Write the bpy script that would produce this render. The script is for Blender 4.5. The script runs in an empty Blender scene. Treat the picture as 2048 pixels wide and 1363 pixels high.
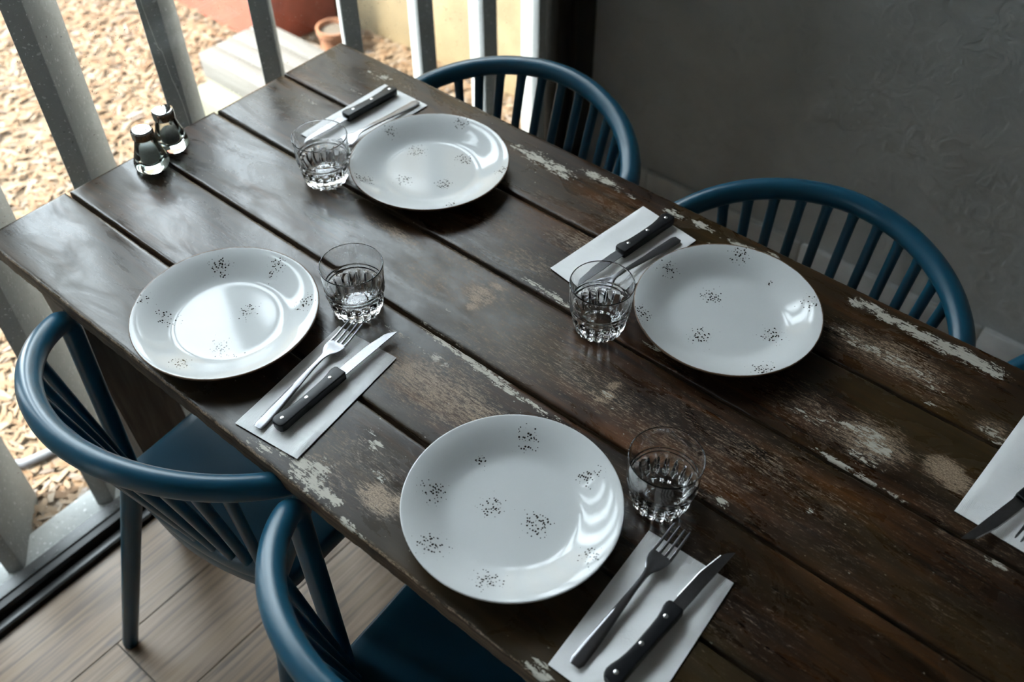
import bpy, bmesh, math, random
import numpy as np
from mathutils import Vector, Matrix

random.seed(7)
rng = np.random.default_rng(7)
S = bpy.context.scene
COL = S.collection

# ---------------------------------------------------------------- camera
cam_data = bpy.data.cameras.new('camera')
cam_data.sensor_width = 36.0
cam_data.lens = 34.597
cam_data.clip_start = 0.05
cam_data.clip_end = 200
cam_data.dof.use_dof = True
cam_data.dof.focus_distance = 1.24
cam_data.dof.aperture_fstop = 4.0
cam = bpy.data.objects.new('camera', cam_data)
COL.objects.link(cam)
yaw, pit, rol = 2.2756754, -0.8162082, -0.0092799
fw = Vector((math.cos(pit) * math.cos(yaw), math.cos(pit) * math.sin(yaw), math.sin(pit)))
rt = fw.cross(Vector((0, 0, 1))).normalized()
up = rt.cross(fw)
rt2 = rt * math.cos(rol) + up * math.sin(rol)
up2 = -rt * math.sin(rol) + up * math.cos(rol)
M = Matrix.Identity(4)
for i in range(3):
    M[i][0], M[i][1], M[i][2] = rt2[i], up2[i], -fw[i]
M[0][3], M[1][3], M[2][3] = 1.28717, -0.33443, 0.75 + 0.93048
cam.matrix_world = M
S.camera = cam

# ---------------------------------------------------------------- sky and exposure
world = bpy.data.worlds.new('sky')
S.world = world
world.use_nodes = True
wn = world.node_tree
wn.nodes['Background'].inputs['Color'].default_value = (0.82, 0.91, 1.0, 1)
wn.nodes['Background'].inputs['Strength'].default_value = 13.0

sun_data = bpy.data.lights.new('sun', 'SUN')
sun_data.energy = 14.0
sun_data.angle = math.radians(8)
sun_data.color = (1.0, 0.90, 0.76)
sun = bpy.data.objects.new('sun', sun_data)
COL.objects.link(sun)
sun.rotation_euler = Vector((0.606 * 0.68, 0.795 * 0.68, -0.733)).to_track_quat('-Z', 'Y').to_euler()

cy = S.cycles
cy.use_adaptive_sampling = True
cy.adaptive_threshold = 0.02
cy.max_bounces = 10
cy.diffuse_bounces = 4
cy.glossy_bounces = 4
cy.transmission_bounces = 10
cy.transparent_max_bounces = 8

S.view_settings.view_transform = 'Standard'
S.view_settings.look = 'None'
S.view_settings.gamma = 1.0
S.view_settings.use_curve_mapping = False
S.view_settings.exposure = 0.68

# ---------------------------------------------------------------- helpers
def link(o, parent=None):
    COL.objects.link(o)
    if parent is not None:
        o.parent = parent
    return o

def tag(o, label=None, cat=None, group=None, kind=None):
    if label: o['label'] = label
    if cat: o['category'] = cat
    if group: o['group'] = group
    if kind: o['kind'] = kind
    return o

def empty(name, loc=(0, 0, 0), rz=0.0):
    o = bpy.data.objects.new(name, None)
    o.empty_display_size = 0.05
    link(o)
    o.location = loc
    o.rotation_euler = (0, 0, rz)
    return o

def mesh_obj(name, verts, faces, mat, parent=None, smooth=False, loc=None, rz=0.0):
    me = bpy.data.meshes.new(name)
    me.from_pydata([tuple(v) for v in verts], [], faces)
    me.validate()
    if mat: me.materials.append(mat)
    if smooth:
        me.polygons.foreach_set('use_smooth', [True] * len(me.polygons))
    o = bpy.data.objects.new(name, me)
    link(o, parent)
    if loc is not None: o.location = loc
    if rz: o.rotation_euler = (0, 0, rz)
    return o

def bm_obj(name, bm, mat, parent=None, smooth=False, loc=None, rz=0.0, angle=None):
    bmesh.ops.recalc_face_normals(bm, faces=bm.faces)
    me = bpy.data.meshes.new(name)
    bm.to_mesh(me)
    bm.free()
    if mat: me.materials.append(mat)
    if smooth:
        me.polygons.foreach_set('use_smooth', [True] * len(me.polygons))
        if angle is not None:
            me.set_sharp_from_angle(angle=angle)
    o = bpy.data.objects.new(name, me)
    link(o, parent)
    if loc is not None: o.location = loc
    if rz: o.rotation_euler = (0, 0, rz)
    return o

def box_bm(x0, x1, y0, y1, z0, z1, bevel=0.0, seg=2):
    bm = bmesh.new()
    vs = [bm.verts.new(p) for p in ((x0, y0, z0), (x1, y0, z0), (x1, y1, z0), (x0, y1, z0),
                                    (x0, y0, z1), (x1, y0, z1), (x1, y1, z1), (x0, y1, z1))]
    for f in ((0, 3, 2, 1), (4, 5, 6, 7), (0, 1, 5, 4), (1, 2, 6, 5), (2, 3, 7, 6), (3, 0, 4, 7)):
        bm.faces.new([vs[i] for i in f])
    if bevel > 0:
        bmesh.ops.bevel(bm, geom=bm.edges[:], offset=bevel, segments=seg, affect='EDGES', profile=0.5)
    return bm

def box(name, x0, x1, y0, y1, z0, z1, mat, parent=None, bevel=0.0, seg=2):
    return bm_obj(name, box_bm(x0, x1, y0, y1, z0, z1, bevel, seg), mat, parent, smooth=bevel > 0, angle=0.7)

def tube_mesh(pts, radii, n=12, squash=None, cap=True):
    """sweep an ellipse along pts; squash = (side, vertical) factors"""
    P = [Vector(p) for p in pts]
    m = len(P)
    V, F = [], []
    T = []
    for i in range(m):
        a = P[max(i - 1, 0)]; b = P[min(i + 1, m - 1)]
        T.append((b - a).normalized())
    ref = Vector((0, 0, 1)) if abs(T[0].z) < 0.9 else Vector((0, 1, 0))
    nrm = (ref - T[0] * ref.dot(T[0])).normalized()
    for i in range(m):
        nrm = (nrm - T[i] * nrm.dot(T[i])).normalized()
        bi = T[i].cross(nrm)
        r = radii[i] if hasattr(radii, '__len__') else radii
        sx, sy = squash if squash else (1, 1)
        for k in range(n):
            a = 2 * math.pi * k / n
            V.append(P[i] + bi * (math.cos(a) * r * sx) + nrm * (math.sin(a) * r * sy))
    for i in range(m - 1):
        for k in range(n):
            k2 = (k + 1) % n
            F.append((i * n + k, i * n + k2, (i + 1) * n + k2, (i + 1) * n + k))
    if cap:
        F.append(tuple(range(n - 1, -1, -1)))
        F.append(tuple((m - 1) * n + k for k in range(n)))
    return V, F

def tube(name, pts, radii, mat, parent=None, n=12, squash=None):
    V, F = tube_mesh(pts, radii, n, squash)
    o = mesh_obj(name, V, F, mat, parent, smooth=True)
    o.data.set_sharp_from_angle(angle=1.0)
    return o

def lathe(name, prof, n, mat, parent=None, rfun=None, loc=None, closed=True, angle=0.9):
    """prof: list of (r, z); r==0 makes a pole"""
    V, F, rings = [], [], []
    for j, (r, z) in enumerate(prof):
        if r <= 1e-6:
            rings.append([len(V)]); V.append((0, 0, z))
        else:
            ring = []
            for k in range(n):
                a = 2 * math.pi * k / n
                rr = r * (rfun(j, a) if rfun else 1.0)
                ring.append(len(V)); V.append((rr * math.cos(a), rr * math.sin(a), z))
            rings.append(ring)
    for A, B in zip(rings[:-1], rings[1:]):
        for k in range(n):
            k2 = (k + 1) % n
            if len(A) == 1 and len(B) == 1: continue
            if len(A) == 1: F.append((A[0], B[k2], B[k]))
            elif len(B) == 1: F.append((A[k], A[k2], B[0]))
            else: F.append((A[k], A[k2], B[k2], B[k]))
    o = mesh_obj(name, V, F, mat, parent, smooth=True, loc=loc)
    bm = bmesh.new(); bm.from_mesh(o.data)
    bmesh.ops.recalc_face_normals(bm, faces=bm.faces)
    bm.to_mesh(o.data); bm.free()
    if angle: o.data.set_sharp_from_angle(angle=angle)
    return o

def copy_tree(o, parent=None):
    c = o.copy()
    COL.objects.link(c)
    c.parent = parent
    for ch in list(o.children):
        copy_tree(ch, c)
    return c

# ---------------------------------------------------------------- materials
class NT:
    def __init__(self, name):
        self.m = bpy.data.materials.new(name)
        self.m.use_nodes = True
        self.t = self.m.node_tree
        self.t.nodes.clear()
        self.out = self.t.nodes.new('ShaderNodeOutputMaterial')
    def n(self, typ, **kw):
        nd = self.t.nodes.new(typ)
        for k, v in kw.items():
            setattr(nd, k, v)
        return nd
    def l(self, a, b): self.t.links.new(a, b)
    def val(self, sock, v):
        if hasattr(v, 'is_output') or isinstance(v, bpy.types.NodeSocket): self.l(v, sock)
        else: sock.default_value = v
    def math(self, op, a, b=0.0, c=0.0, clamp=False):
        nd = self.n('ShaderNodeMath', operation=op, use_clamp=clamp)
        for i, v in enumerate((a, b, c)): self.val(nd.inputs[i], v)
        return nd.outputs[0]
    def mix(self, f, a, b):
        nd = self.n('ShaderNodeMix', data_type='RGBA')
        self.val(nd.inputs[0], f); self.val(nd.inputs[6], a); self.val(nd.inputs[7], b)
        return nd.outputs[2]
    def coords(self, scale=(1, 1, 1), kind='Object', loc=(0, 0, 0)):
        tc = self.n('ShaderNodeTexCoord')
        mp = self.n('ShaderNodeMapping')
        mp.inputs['Scale'].default_value = scale
        mp.inputs['Location'].default_value = loc
        self.l(tc.outputs[kind], mp.inputs['Vector'])
        return mp.outputs[0]
    def noise(self, vec, scale=5, detail=4, rough=0.55, dist=0.0):
        nd = self.n('ShaderNodeTexNoise')
        nd.inputs['Scale'].default_value = scale
        nd.inputs['Detail'].default_value = detail
        nd.inputs['Roughness'].default_value = rough
        nd.inputs['Distortion'].default_value = dist
        self.l(vec, nd.inputs['Vector'])
        return nd.outputs['Fac']
    def ramp(self, fac, stops, interp='LINEAR'):
        nd = self.n('ShaderNodeValToRGB')
        cr = nd.color_ramp
        cr.interpolation = interp
        while len(cr.elements) < len(stops): cr.elements.new(0.5)
        for e, (p, c) in zip(cr.elements, stops):
            e.position = p
            e.color = (c, c, c, 1) if not hasattr(c, '__len__') else (*c[:3], 1)
        self.l(fac, nd.inputs[0])
        return nd.outputs[0]
    def attr(self, name):
        nd = self.n('ShaderNodeAttribute', attribute_name=name)
        return nd.outputs['Fac']
    def rand(self):
        return self.n('ShaderNodeObjectInfo').outputs['Random']
    def smooth(self, x, a, b):
        nd = self.n('ShaderNodeMapRange', interpolation_type='SMOOTHSTEP')
        self.val(nd.inputs[0], x); self.val(nd.inputs[1], a); self.val(nd.inputs[2], b)
        return nd.outputs[0]
    def bump(self, h, strength=0.3, dist=0.002, normal=None):
        nd = self.n('ShaderNodeBump')
        nd.inputs['Strength'].default_value = strength
        nd.inputs['Distance'].default_value = dist
        self.l(h, nd.inputs['Height'])
        if normal is not None: self.l(normal, nd.inputs['Normal'])
        return nd.outputs[0]
    def principled(self, color, rough=0.5, metal=0.0, normal=None, spec=0.5, coat=0.0, coat_rough=0.1):
        b = self.n('ShaderNodeBsdfPrincipled')
        self.val(b.inputs['Base Color'], color if not isinstance(color, tuple) else (*color[:3], 1))
        self.val(b.inputs['Roughness'], rough)
        self.val(b.inputs['Metallic'], metal)
        self.val(b.inputs['Specular IOR Level'], spec)
        if coat:
            b.inputs['Coat Weight'].default_value = coat
            b.inputs['Coat Roughness'].default_value = coat_rough
        if normal is not None: self.l(normal, b.inputs['Normal'])
        self.l(b.outputs[0], self.out.inputs[0])
        return b

def C4(c): return (*c, 1)

def mat_table():
    t = NT('worn dark table wood')
    v = t.coords()
    grain = t.noise(t.coords((3.2, 42, 10)), 1.6, 9, 0.62, 0.6)
    fine = t.noise(t.coords((14, 260, 40)), 1.0, 5, 0.6)
    blot = t.noise(v, 7, 5, 0.6)
    rnd = t.rand()
    base = t.ramp(grain, [(0.30, (0.0055, 0.0028, 0.0016)), (0.5, (0.0220, 0.0098, 0.0042)), (0.70, (0.066, 0.0270, 0.0098))])
    base = t.mix(t.math('MULTIPLY', t.smooth(blot, 0.45, 0.7), 0.55), base, C4((0.0072, 0.0057, 0.0048)))
    base = t.mix(t.math('MULTIPLY', t.attr('orange'), t.math('MULTIPLY', t.smooth(grain, 0.25, 0.6), 0.95), clamp=True), base, C4((0.125, 0.047, 0.014)))
    base = t.mix(t.math('MULTIPLY', t.attr('grey'), t.smooth(blot, 0.3, 0.6), clamp=True), base, C4((0.034, 0.031, 0.032)))
    olive = t.noise(t.coords((2.2, 5, 2)), 1.0, 4, 0.6, 0.5)
    base = t.mix(t.math('MULTIPLY', t.smooth(olive, 0.42, 0.62), 0.5), base, C4((0.052, 0.036, 0.013)))
    # scratched bare wood
    scr = t.noise(t.coords((70, 430, 60)), 1.0, 8, 0.84, 0.5)
    scr2 = t.noise(t.coords((420, 700, 60)), 1.0, 3, 0.6)
    tanm = t.math('ADD', scr, t.math('MULTIPLY', t.attr('tan'), 0.25))
    tanm = t.math('ADD', tanm, t.math('MULTIPLY', t.math('SUBTRACT', blot, 0.5), 0.25))
    tanf = t.smooth(tanm, 0.635, 0.72)
    tanf = t.math('MULTIPLY', tanf, t.math('ADD', 0.15, t.math('MULTIPLY', t.attr('tan'), 1.15)), clamp=True)
    tanf = t.math('MULTIPLY', tanf, t.ramp(scr2, [(0.35, 0.35), (0.6, 1.0)]))
    base = t.mix(t.math('MULTIPLY', t.smooth(t.noise(t.coords((1.5, 3, 2)), 1.0, 3), 0.45, 0.62), 0.45), base, C4((0.010, 0.0062, 0.0042)))
    base = t.mix(tanf, base, t.mix(scr2, C4((0.20, 0.125, 0.075)), C4((0.55, 0.42, 0.30))))
    # paint flakes
    fl = t.noise(t.coords((95, 190, 60)), 1.0, 8, 0.72, 0.9)
    flx = t.noise(t.coords((30, 400, 60)), 1.0, 3, 0.6)
    h = t.math('ADD', t.math('ADD', t.math('MULTIPLY', fl, 1.0), t.math('MULTIPLY', flx, 0.45)), t.math('MULTIPLY', t.attr('wear'), 0.30))
    wf = t.smooth(h, 0.945, 0.965)
    wf = t.math('MULTIPLY', wf, t.smooth(t.attr('wear'), 0.08, 0.25))
    spk = t.noise(t.coords((130, 220, 60)), 1.0, 2, 0.5)
    spf = t.math('MULTIPLY', t.smooth(spk, 0.735, 0.765), 0.7)
    wf2 = t.math('MAXIMUM', wf, spf)
    base = t.mix(wf2, base, t.mix(flx, C4((0.36, 0.33, 0.27)), C4((0.60, 0.57, 0.50))))
    rough = t.ramp(t.noise(t.coords((6, 14, 6)), 1.3, 6, 0.65, 0.7), [(0.32, 0.17), (0.5, 0.30), (0.68, 0.52)])
    rough = t.math('ADD', rough, t.math('MULTIPLY', tanf, 0.2))
    rough = t.math('ADD', rough, t.math('MULTIPLY', wf2, 0.3), clamp=True)
    hh = t.math('ADD', t.math('MULTIPLY', grain, 0.5), t.math('MULTIPLY', fine, 0.35))
    hh = t.math('SUBTRACT', hh, t.math('MULTIPLY', tanf, 0.35))
    hh = t.math('SUBTRACT', hh, t.math('MULTIPLY', wf2, 0.5))
    pit_ = t.noise(t.coords((150, 330, 60)), 1.0, 4, 0.6)
    hh = t.math('ADD', hh, t.math('MULTIPLY', pit_, 0.5))
    nb = t.bump(hh, 0.30, 0.0007)
    t.principled(base, rough, normal=nb, spec=0.30, coat=0.06, coat_rough=0.2)
    return t.m

def mat_table_side():
    t = NT('worn table edge wood')
    g = t.noise(t.coords((12, 90, 160)), 1.0, 7, 0.65, 0.5)
    b = t.noise(t.coords(), 14, 4)
    c = t.ramp(g, [(0.3, (0.020, 0.014, 0.009)), (0.5, (0.075, 0.051, 0.030)), (0.7, (0.19, 0.135, 0.083))])
    c = t.mix(t.smooth(b, 0.5, 0.7), c, C4((0.02, 0.016, 0.011)))
    t.principled(c, 0.55, normal=t.bump(g, 0.5, 0.002))
    return t.m

def mat_leg():
    t = NT('table leg wood')
    g = t.noise(t.coords((60, 60, 5)), 1.0, 7, 0.6, 0.4)
    c = t.ramp(g, [(0.3, (0.06, 0.045, 0.033)), (0.55, (0.13, 0.105, 0.082)), (0.75, (0.20, 0.17, 0.14))])
    t.principled(c, 0.55, normal=t.bump(g, 0.3, 0.001))
    return t.m

def mat_plate():
    t = NT('speckled grey white glaze')
    v = t.coords()
    vo = t.n('ShaderNodeTexVoronoi', feature='F1')
    vo.inputs['Scale'].default_value = 330
    vo.inputs['Randomness'].default_value = 1.0
    t.l(v, vo.inputs['Vector'])
    sep = t.n('ShaderNodeSeparateColor')
    t.l(vo.outputs['Color'], sep.inputs[0])
    sp = t.attr('speck')
    thr = t.math('MULTIPLY', t.math('SUBTRACT', t.math('ADD', t.math('MULTIPLY', sep.outputs[0], 0.62), t.math('MULTIPLY', sp, 0.75)), 0.55), 1.15)
    thr = t.math('MINIMUM', thr, 0.46)
    f = t.smooth(t.math('SUBTRACT', thr, vo.outputs['Distance']), 0.0, 0.06)
    soft = t.noise(v, 12, 3)
    base = t.mix(soft, C4((0.57, 0.585, 0.585)), C4((0.64, 0.65, 0.65)))
    base = t.mix(t.math('MULTIPLY', t.smooth(sp, 0.3, 1.0), 0.10), base, C4((0.25, 0.20, 0.16)))
    base = t.mix(f, base, C4((0.020, 0.015, 0.012)))
    rn = t.noise(t.coords((1, 1, 1)), 90, 3)
    rim = t.smooth(t.math('ADD', t.attr('rim'), t.math('MULTIPLY', t.math('SUBTRACT', rn, 0.5), 0.5)), 0.32, 0.6)
    base = t.mix(rim, base, C4((0.13, 0.075, 0.042)))
    nb = t.bump(t.noise(v, 22, 2), 0.06, 0.002)
    t.principled(base, t.math('ADD', 0.09, t.math('MULTIPLY', rim, 0.3)), normal=nb, spec=0.29)
    return t.m

def mat_glass(name, color=(1, 1, 1), ior=1.5, bump=False):
    t = NT(name)
    g = t.n('ShaderNodeBsdfGlass')
    g.inputs['Color'].default_value = C4(color)
    g.inputs['Roughness'].default_value = 0.0
    g.inputs['IOR'].default_value = ior
    if bump:
        t.l(t.bump(t.noise(t.coords(), 60, 2), 0.05, 0.001), g.inputs['Normal'])
    t.l(g.outputs[0], t.out.inputs[0])
    return t.m

def mat_pane():
    t = NT('dusty window glass')
    tr = t.n('ShaderNodeBsdfTransparent'); tr.inputs[0].default_value = (0.95, 0.97, 0.96, 1)
    gl = t.n('ShaderNodeBsdfGlossy'); gl.inputs['Roughness'].default_value = 0.0
    lw = t.n('ShaderNodeLayerWeight')
    fr = t.math('ADD', 0.035, t.math('MULTIPLY', t.math('POWER', lw.outputs['Facing'], 5.0), 0.9))
    mx = t.n('ShaderNodeMixShader')
    t.l(fr, mx.inputs[0]); t.l(tr.outputs[0], mx.inputs[1]); t.l(gl.outputs[0], mx.inputs[2])
    df = t.n('ShaderNodeBsdfDiffuse'); df.inputs[0].default_value = (0.8, 0.8, 0.8, 1)
    v = t.coords()
    dust = t.noise(v, 210, 2, 0.5)
    big = t.noise(v, 6, 3)
    streak = t.noise(t.coords((1, 60, 2.5)), 1.0, 5, 0.6, 1.2)
    d = t.math('MULTIPLY', t.smooth(t.math('ADD', dust, t.math('MULTIPLY', big, 0.12)), 0.765, 0.80), 0.6)
    d = t.math('MAXIMUM', d, t.math('MULTIPLY', t.smooth(streak, 0.70, 0.76), 0.10))
    d = t.math('ADD', d, t.math('MULTIPLY', big, 0.03))
    m2 = t.n('ShaderNodeMixShader')
    t.l(d, m2.inputs[0]); t.l(mx.outputs[0], m2.inputs[1]); t.l(df.outputs[0], m2.inputs[2])
    t.l(m2.outputs[0], t.out.inputs[0])
    return t.m

def mat_simple(name, color, rough=0.5, metal=0.0, nscale=None, namp=0.25, bump=0.0, bdist=0.001, spec=0.5, coat=0.0):
    t = NT(name)
    c = tuple(color)
    nb = None
    if nscale:
        nz = t.noise(t.coords(), nscale, 5, 0.6)
        lo = tuple(x * (1 - namp) for x in c); hi = tuple(min(1, x * (1 + namp)) for x in c)
        col = t.ramp(nz, [(0.3, lo), (0.7, hi)])
        if bump: nb = t.bump(nz, bump, bdist)
        t.principled(col, rough, metal, nb, spec, coat)
    else:
        t.principled(c, rough, metal, None, spec, coat)
    return t.m

def mat_chair():
    t = NT('petrol blue moulded plastic')
    nz = t.noise(t.coords(), 420, 2)
    b2 = t.noise(t.coords(), 9, 3)
    col = t.ramp(b2, [(0.3, (0.0045, 0.061, 0.108)), (0.7, (0.0060, 0.072, 0.125))])
    t.principled(col, 0.31, normal=t.bump(nz, 0.10, 0.0004), spec=0.5)
    return t.m

def mat_wall():
    t = NT('dark grey trowelled plaster')
    v = t.coords()
    a = t.noise(v, 5, 6, 0.62, 0.6)
    b = t.noise(v, 22, 5, 0.6, 1.6)
    c = t.ramp(a, [(0.3, (0.50, 0.522, 0.515)), (0.7, (0.60, 0.618, 0.61))])
    c = t.mix(t.math('MULTIPLY', t.smooth(b, 0.6, 0.75), 0.2), c, C4((0.28, 0.29, 0.285)))
    h = t.math('ADD', t.math('MULTIPLY', a, 0.5), t.math('MULTIPLY', t.smooth(b, 0.35, 0.7), 0.5))
    t.principled(c, 0.75, normal=t.bump(h, 0.75, 0.007), spec=0.3)
    return t.m

def mat_floor():
    t = NT('oak look floor tile')
    r = t.rand()
    cmb = t.n('ShaderNodeCombineXYZ')
    t.l(t.math('MULTIPLY', r, 37.0), cmb.inputs[0]); t.l(t.math('MULTIPLY', r, 91.0), cmb.inputs[1])
    tc = t.n('ShaderNodeTexCoord')
    add = t.n('ShaderNodeVectorMath', operation='ADD')
    t.l(tc.outputs['Object'], add.inputs[0]); t.l(cmb.outputs[0], add.inputs[1])
    def mp(s):
        m = t.n('ShaderNodeMapping'); m.inputs['Scale'].default_value = s
        t.l(add.outputs[0], m.inputs['Vector']); return m.outputs[0]
    g = t.noise(mp((95, 3.2, 10)), 1.0, 7, 0.6, 0.5)
    g2 = t.noise(mp((26, 1.6, 10)), 1.0, 4, 0.6, 0.8)
    kn = t.noise(mp((16, 6, 1)), 1.0, 3)
    c = t.ramp(g, [(0.34, (0.075, 0.042, 0.023)), (0.5, (0.225, 0.142, 0.084)), (0.68, (0.34, 0.235, 0.155))])
    c = t.mix(t.math('MULTIPLY', t.smooth(g2, 0.45, 0.7), 0.55), c, C4((0.25, 0.155, 0.070)))
    c = t.mix(t.math('MULTIPLY', t.smooth(kn, 0.66, 0.78), 0.5), c, C4((0.10, 0.085, 0.09)))
    c = t.mix(t.math('MULTIPLY', r, 0.18), c, C4((0.30, 0.26, 0.22)))
    t.principled(c, 0.42, normal=t.bump(g, 0.25, 0.0008), spec=0.45)
    return t.m

def mat_napkin():
    t = NT('embossed paper napkin')
    v = t.coords()
    w = t.noise(v, 14, 3, 0.5, 0.4)
    fib = t.noise(v, 900, 2)
    vo = t.n('ShaderNodeTexVoronoi', feature='DISTANCE_TO_EDGE'); vo.inputs['Scale'].default_value = 230
    t.l(v, vo.inputs['Vector'])
    em = t.math('MULTIPLY', t.smooth(vo.outputs['Distance'], 0.02, 0.12), t.attr('emboss'))
    wave = t.n('ShaderNodeTexWave', wave_type='BANDS', bands_direction='X')
    wave.inputs['Scale'].default_value = 190
    t.l(v, wave.inputs['Vector'])
    wv = t.math('MULTIPLY', wave.outputs['Fac'], t.attr('border'))
    h = t.math('ADD', t.math('MULTIPLY', em, 0.4), t.math('MULTIPLY', fib, 0.15))
    h = t.math('ADD', h, t.math('MULTIPLY', wv, 0.22))
    n1 = t.bump(h, 0.6, 0.0014)
    n2 = t.bump(w, 0.45, 0.008, n1)
    b = t.principled((0.93, 0.93, 0.93), 0.85, normal=n2, spec=0.2)
    b.inputs['Sheen Weight'].default_value = 0.1
    return t.m

def mat_concrete():
    t = NT('weathered grey concrete')
    v = t.coords()
    a = t.noise(v, 7, 6, 0.6)
    s = t.noise(v, 130, 3, 0.6)
    c = t.ramp(a, [(0.3, (0.205, 0.212, 0.206)), (0.7, (0.275, 0.280, 0.270))])
    c = t.mix(t.smooth(s, 0.62, 0.68), c, C4((0.45, 0.45, 0.44)))
    c = t.mix(t.smooth(s, 0.36, 0.29), c, C4((0.13, 0.13, 0.127)))
    t.principled(c, 0.85, normal=t.bump(t.math('ADD', a, t.math('MULTIPLY', s, 0.3)), 0.5, 0.003), spec=0.25)
    return t.m

def mat_chips():
    t = NT('dry wood chips and leaves')
    r = t.attr('rnd')
    c = t.ramp(r, [(0.0, (0.1048, 0.0596, 0.0325)), (0.2, (0.1257, 0.0778, 0.0443)), (0.5, (0.1432, 0.0959, 0.0590)), (0.75, (0.1502, 0.1069, 0.0708)), (0.88, (0.1571, 0.1231, 0.0915)), (0.95, (0.1117, 0.0842, 0.0679)), (1.0, (0.1816, 0.1523, 0.1299))])
    t.principled(c, 0.8, spec=0.2)
    return t.m

def mat_ground():
    t = NT('pale mulch ground')
    v = t.coords()
    a = t.noise(v, 30, 6, 0.7)
    c = t.ramp(a, [(0.3, (0.0936, 0.0648, 0.0432)), (0.5, (0.1296, 0.0936, 0.0634)), (0.7, (0.1512, 0.1152, 0.0828))])
    t.principled(c, 0.9, normal=t.bump(a, 0.8, 0.02), spec=0.2)
    return t.m

def mat_painted_wood():
    t = NT('whitewashed timber')
    g = t.noise(t.coords((5, 70, 70)), 1.0, 6, 0.6)
    y = t.noise(t.coords(), 9, 3)
    c = t.ramp(g, [(0.3, (0.062, 0.056, 0.048)), (0.6, (0.088, 0.083, 0.076))])
    c = t.mix(t.smooth(y, 0.66, 0.72), c, C4((0.11, 0.08, 0.022)))
    t.principled(c, 0.7, normal=t.bump(g, 0.3, 0.002))
    return t.m

MAT = dict(
    table=mat_table(), table_side=mat_table_side(), leg=mat_leg(), plate=mat_plate(),
    glass=mat_glass('clear tumbler glass'), shaker=mat_glass('clear shaker glass', (0.97, 1.0, 0.99)),
    pane=mat_pane(), chair=mat_chair(), wall=mat_wall(), floor=mat_floor(), napkin=mat_napkin(),
    concrete=mat_concrete(), chips=mat_chips(), ground=mat_ground(), whitewood=mat_painted_wood(),
    steel=mat_simple('brushed cutlery steel', (0.19, 0.19, 0.20), 0.28, 1.0, 300, 0.06, 0.03, 0.0002),
    blade=mat_simple('ground knife blade steel', (0.20, 0.20, 0.21), 0.3, 1.0, 260, 0.08, 0.04, 0.0002),
    chrome=mat_simple('polished chrome cap', (0.48, 0.48, 0.47), 0.08, 1.0),
    rivet=mat_simple('aluminium rivet', (0.75, 0.75, 0.75), 0.3, 1.0),
    black=mat_simple('black plastic handle', (0.008, 0.009, 0.011), 0.38, 0, 250, 0.2, 0.04, 0.0003, 0.25),
    hole=mat_simple('dark hole', (0.004, 0.004, 0.004), 0.9),
    salt=mat_simple('fine white salt', (0.80, 0.80, 0.80), 0.9, 0, 700, 0.15, 0.3, 0.0005),
    pepper=mat_simple('ground black pepper', (0.10, 0.09, 0.08), 0.9, 0, 900, 0.7, 0.5, 0.0005),
    frame=mat_simple('black aluminium frame', (0.010, 0.0105, 0.010), 0.4, 0, 40, 0.3),
    base=mat_simple('grey baseboard tile', (0.68, 0.685, 0.675), 0.35, 0, 12, 0.15),
    grout=mat_simple('dark grey grout', (0.09, 0.075, 0.06), 0.9, 0, 200, 0.2),
    ceil=mat_simple('grey painted ceiling', (0.13, 0.13, 0.128), 0.9, 0, 6, 0.06),
    room=mat_simple('grey painted room wall', (0.14, 0.145, 0.145), 0.8, 0, 6, 0.1),
    ochre=mat_simple('ochre garden plaster', (0.165, 0.124, 0.068), 0.9, 0, 7, 0.22, 0.4, 0.01),
    red=mat_simple('red painted block', (0.2520, 0.0630, 0.0385), 0.7, 0, 12, 0.18, 0.3, 0.005),
    terracotta=mat_simple('terracotta clay', (0.2280, 0.1050, 0.0570), 0.8, 0, 40, 0.15),
    cream=mat_simple('pale green cream stone', (0.10, 0.098, 0.068), 0.8, 0, 10, 0.15, 0.3, 0.004),
    paper=mat_simple('plain white paper', (0.93, 0.93, 0.93), 0.85, 0, 200, 0.03),
    lime=mat_simple('pale lime seam', (0.50, 0.49, 0.46), 0.8, 0, 200, 0.2),
    pipe=mat_simple('grey plastic pipe', (0.10, 0.105, 0.12), 0.5, 0, 30, 0.1),
)

# ================================================================ setting
XG = -0.030            # glass plane
YW = 1.505             # plaster wall face behind the far chairs
R_X1, R_Y0, R_Z1 = 3.9, -3.0, 2.75

fl = box('floor', 0.0, R_X1, R_Y0, YW, -0.12, -0.0022, MAT['grout'])
tag(fl, kind='structure')
pw = 0.172
col_i = 0
x = 0.195 - pw
while x < R_X1:
    x1 = min(x + pw, R_X1)
    xa = max(x, 0.0)
    off = -0.17 if abs(x - 0.195) < 0.01 else -0.17 + (0.43 + 0.37 * col_i) % 1.2
    y = off - 1.2 * 5
    while y < YW:
        ya, yb = max(y, R_Y0), min(y + 1.2, YW)
        if yb - ya > 0.02:
            box('floor_plank', xa + 0.0012, x1 - 0.0012, ya + 0.0012, yb - 0.0012, -0.0022, 0.0, MAT['floor'], fl)
        y += 1.2
    x += pw
    col_i += 1

wb = box('wall_back', XG - 0.02, R_X1, YW, YW + 0.12, -0.12, R_Z1, MAT['wall']); tag(wb, kind='structure')
wr = box('wall_right', R_X1, R_X1 + 0.12, R_Y0, YW + 0.12, -0.12, R_Z1, MAT['room']); tag(wr, kind='structure')
wf_ = box('wall_front', XG - 0.02, R_X1 + 0.12, R_Y0 - 0.12, R_Y0, -0.12, R_Z1, MAT['room']); tag(wf_, kind='structure')
ce = box('ceiling', XG - 0.05, R_X1 + 0.12, R_Y0 - 0.12, YW + 0.12, R_Z1, R_Z1 + 0.15, MAT['ceil']); tag(ce, kind='structure')

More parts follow.
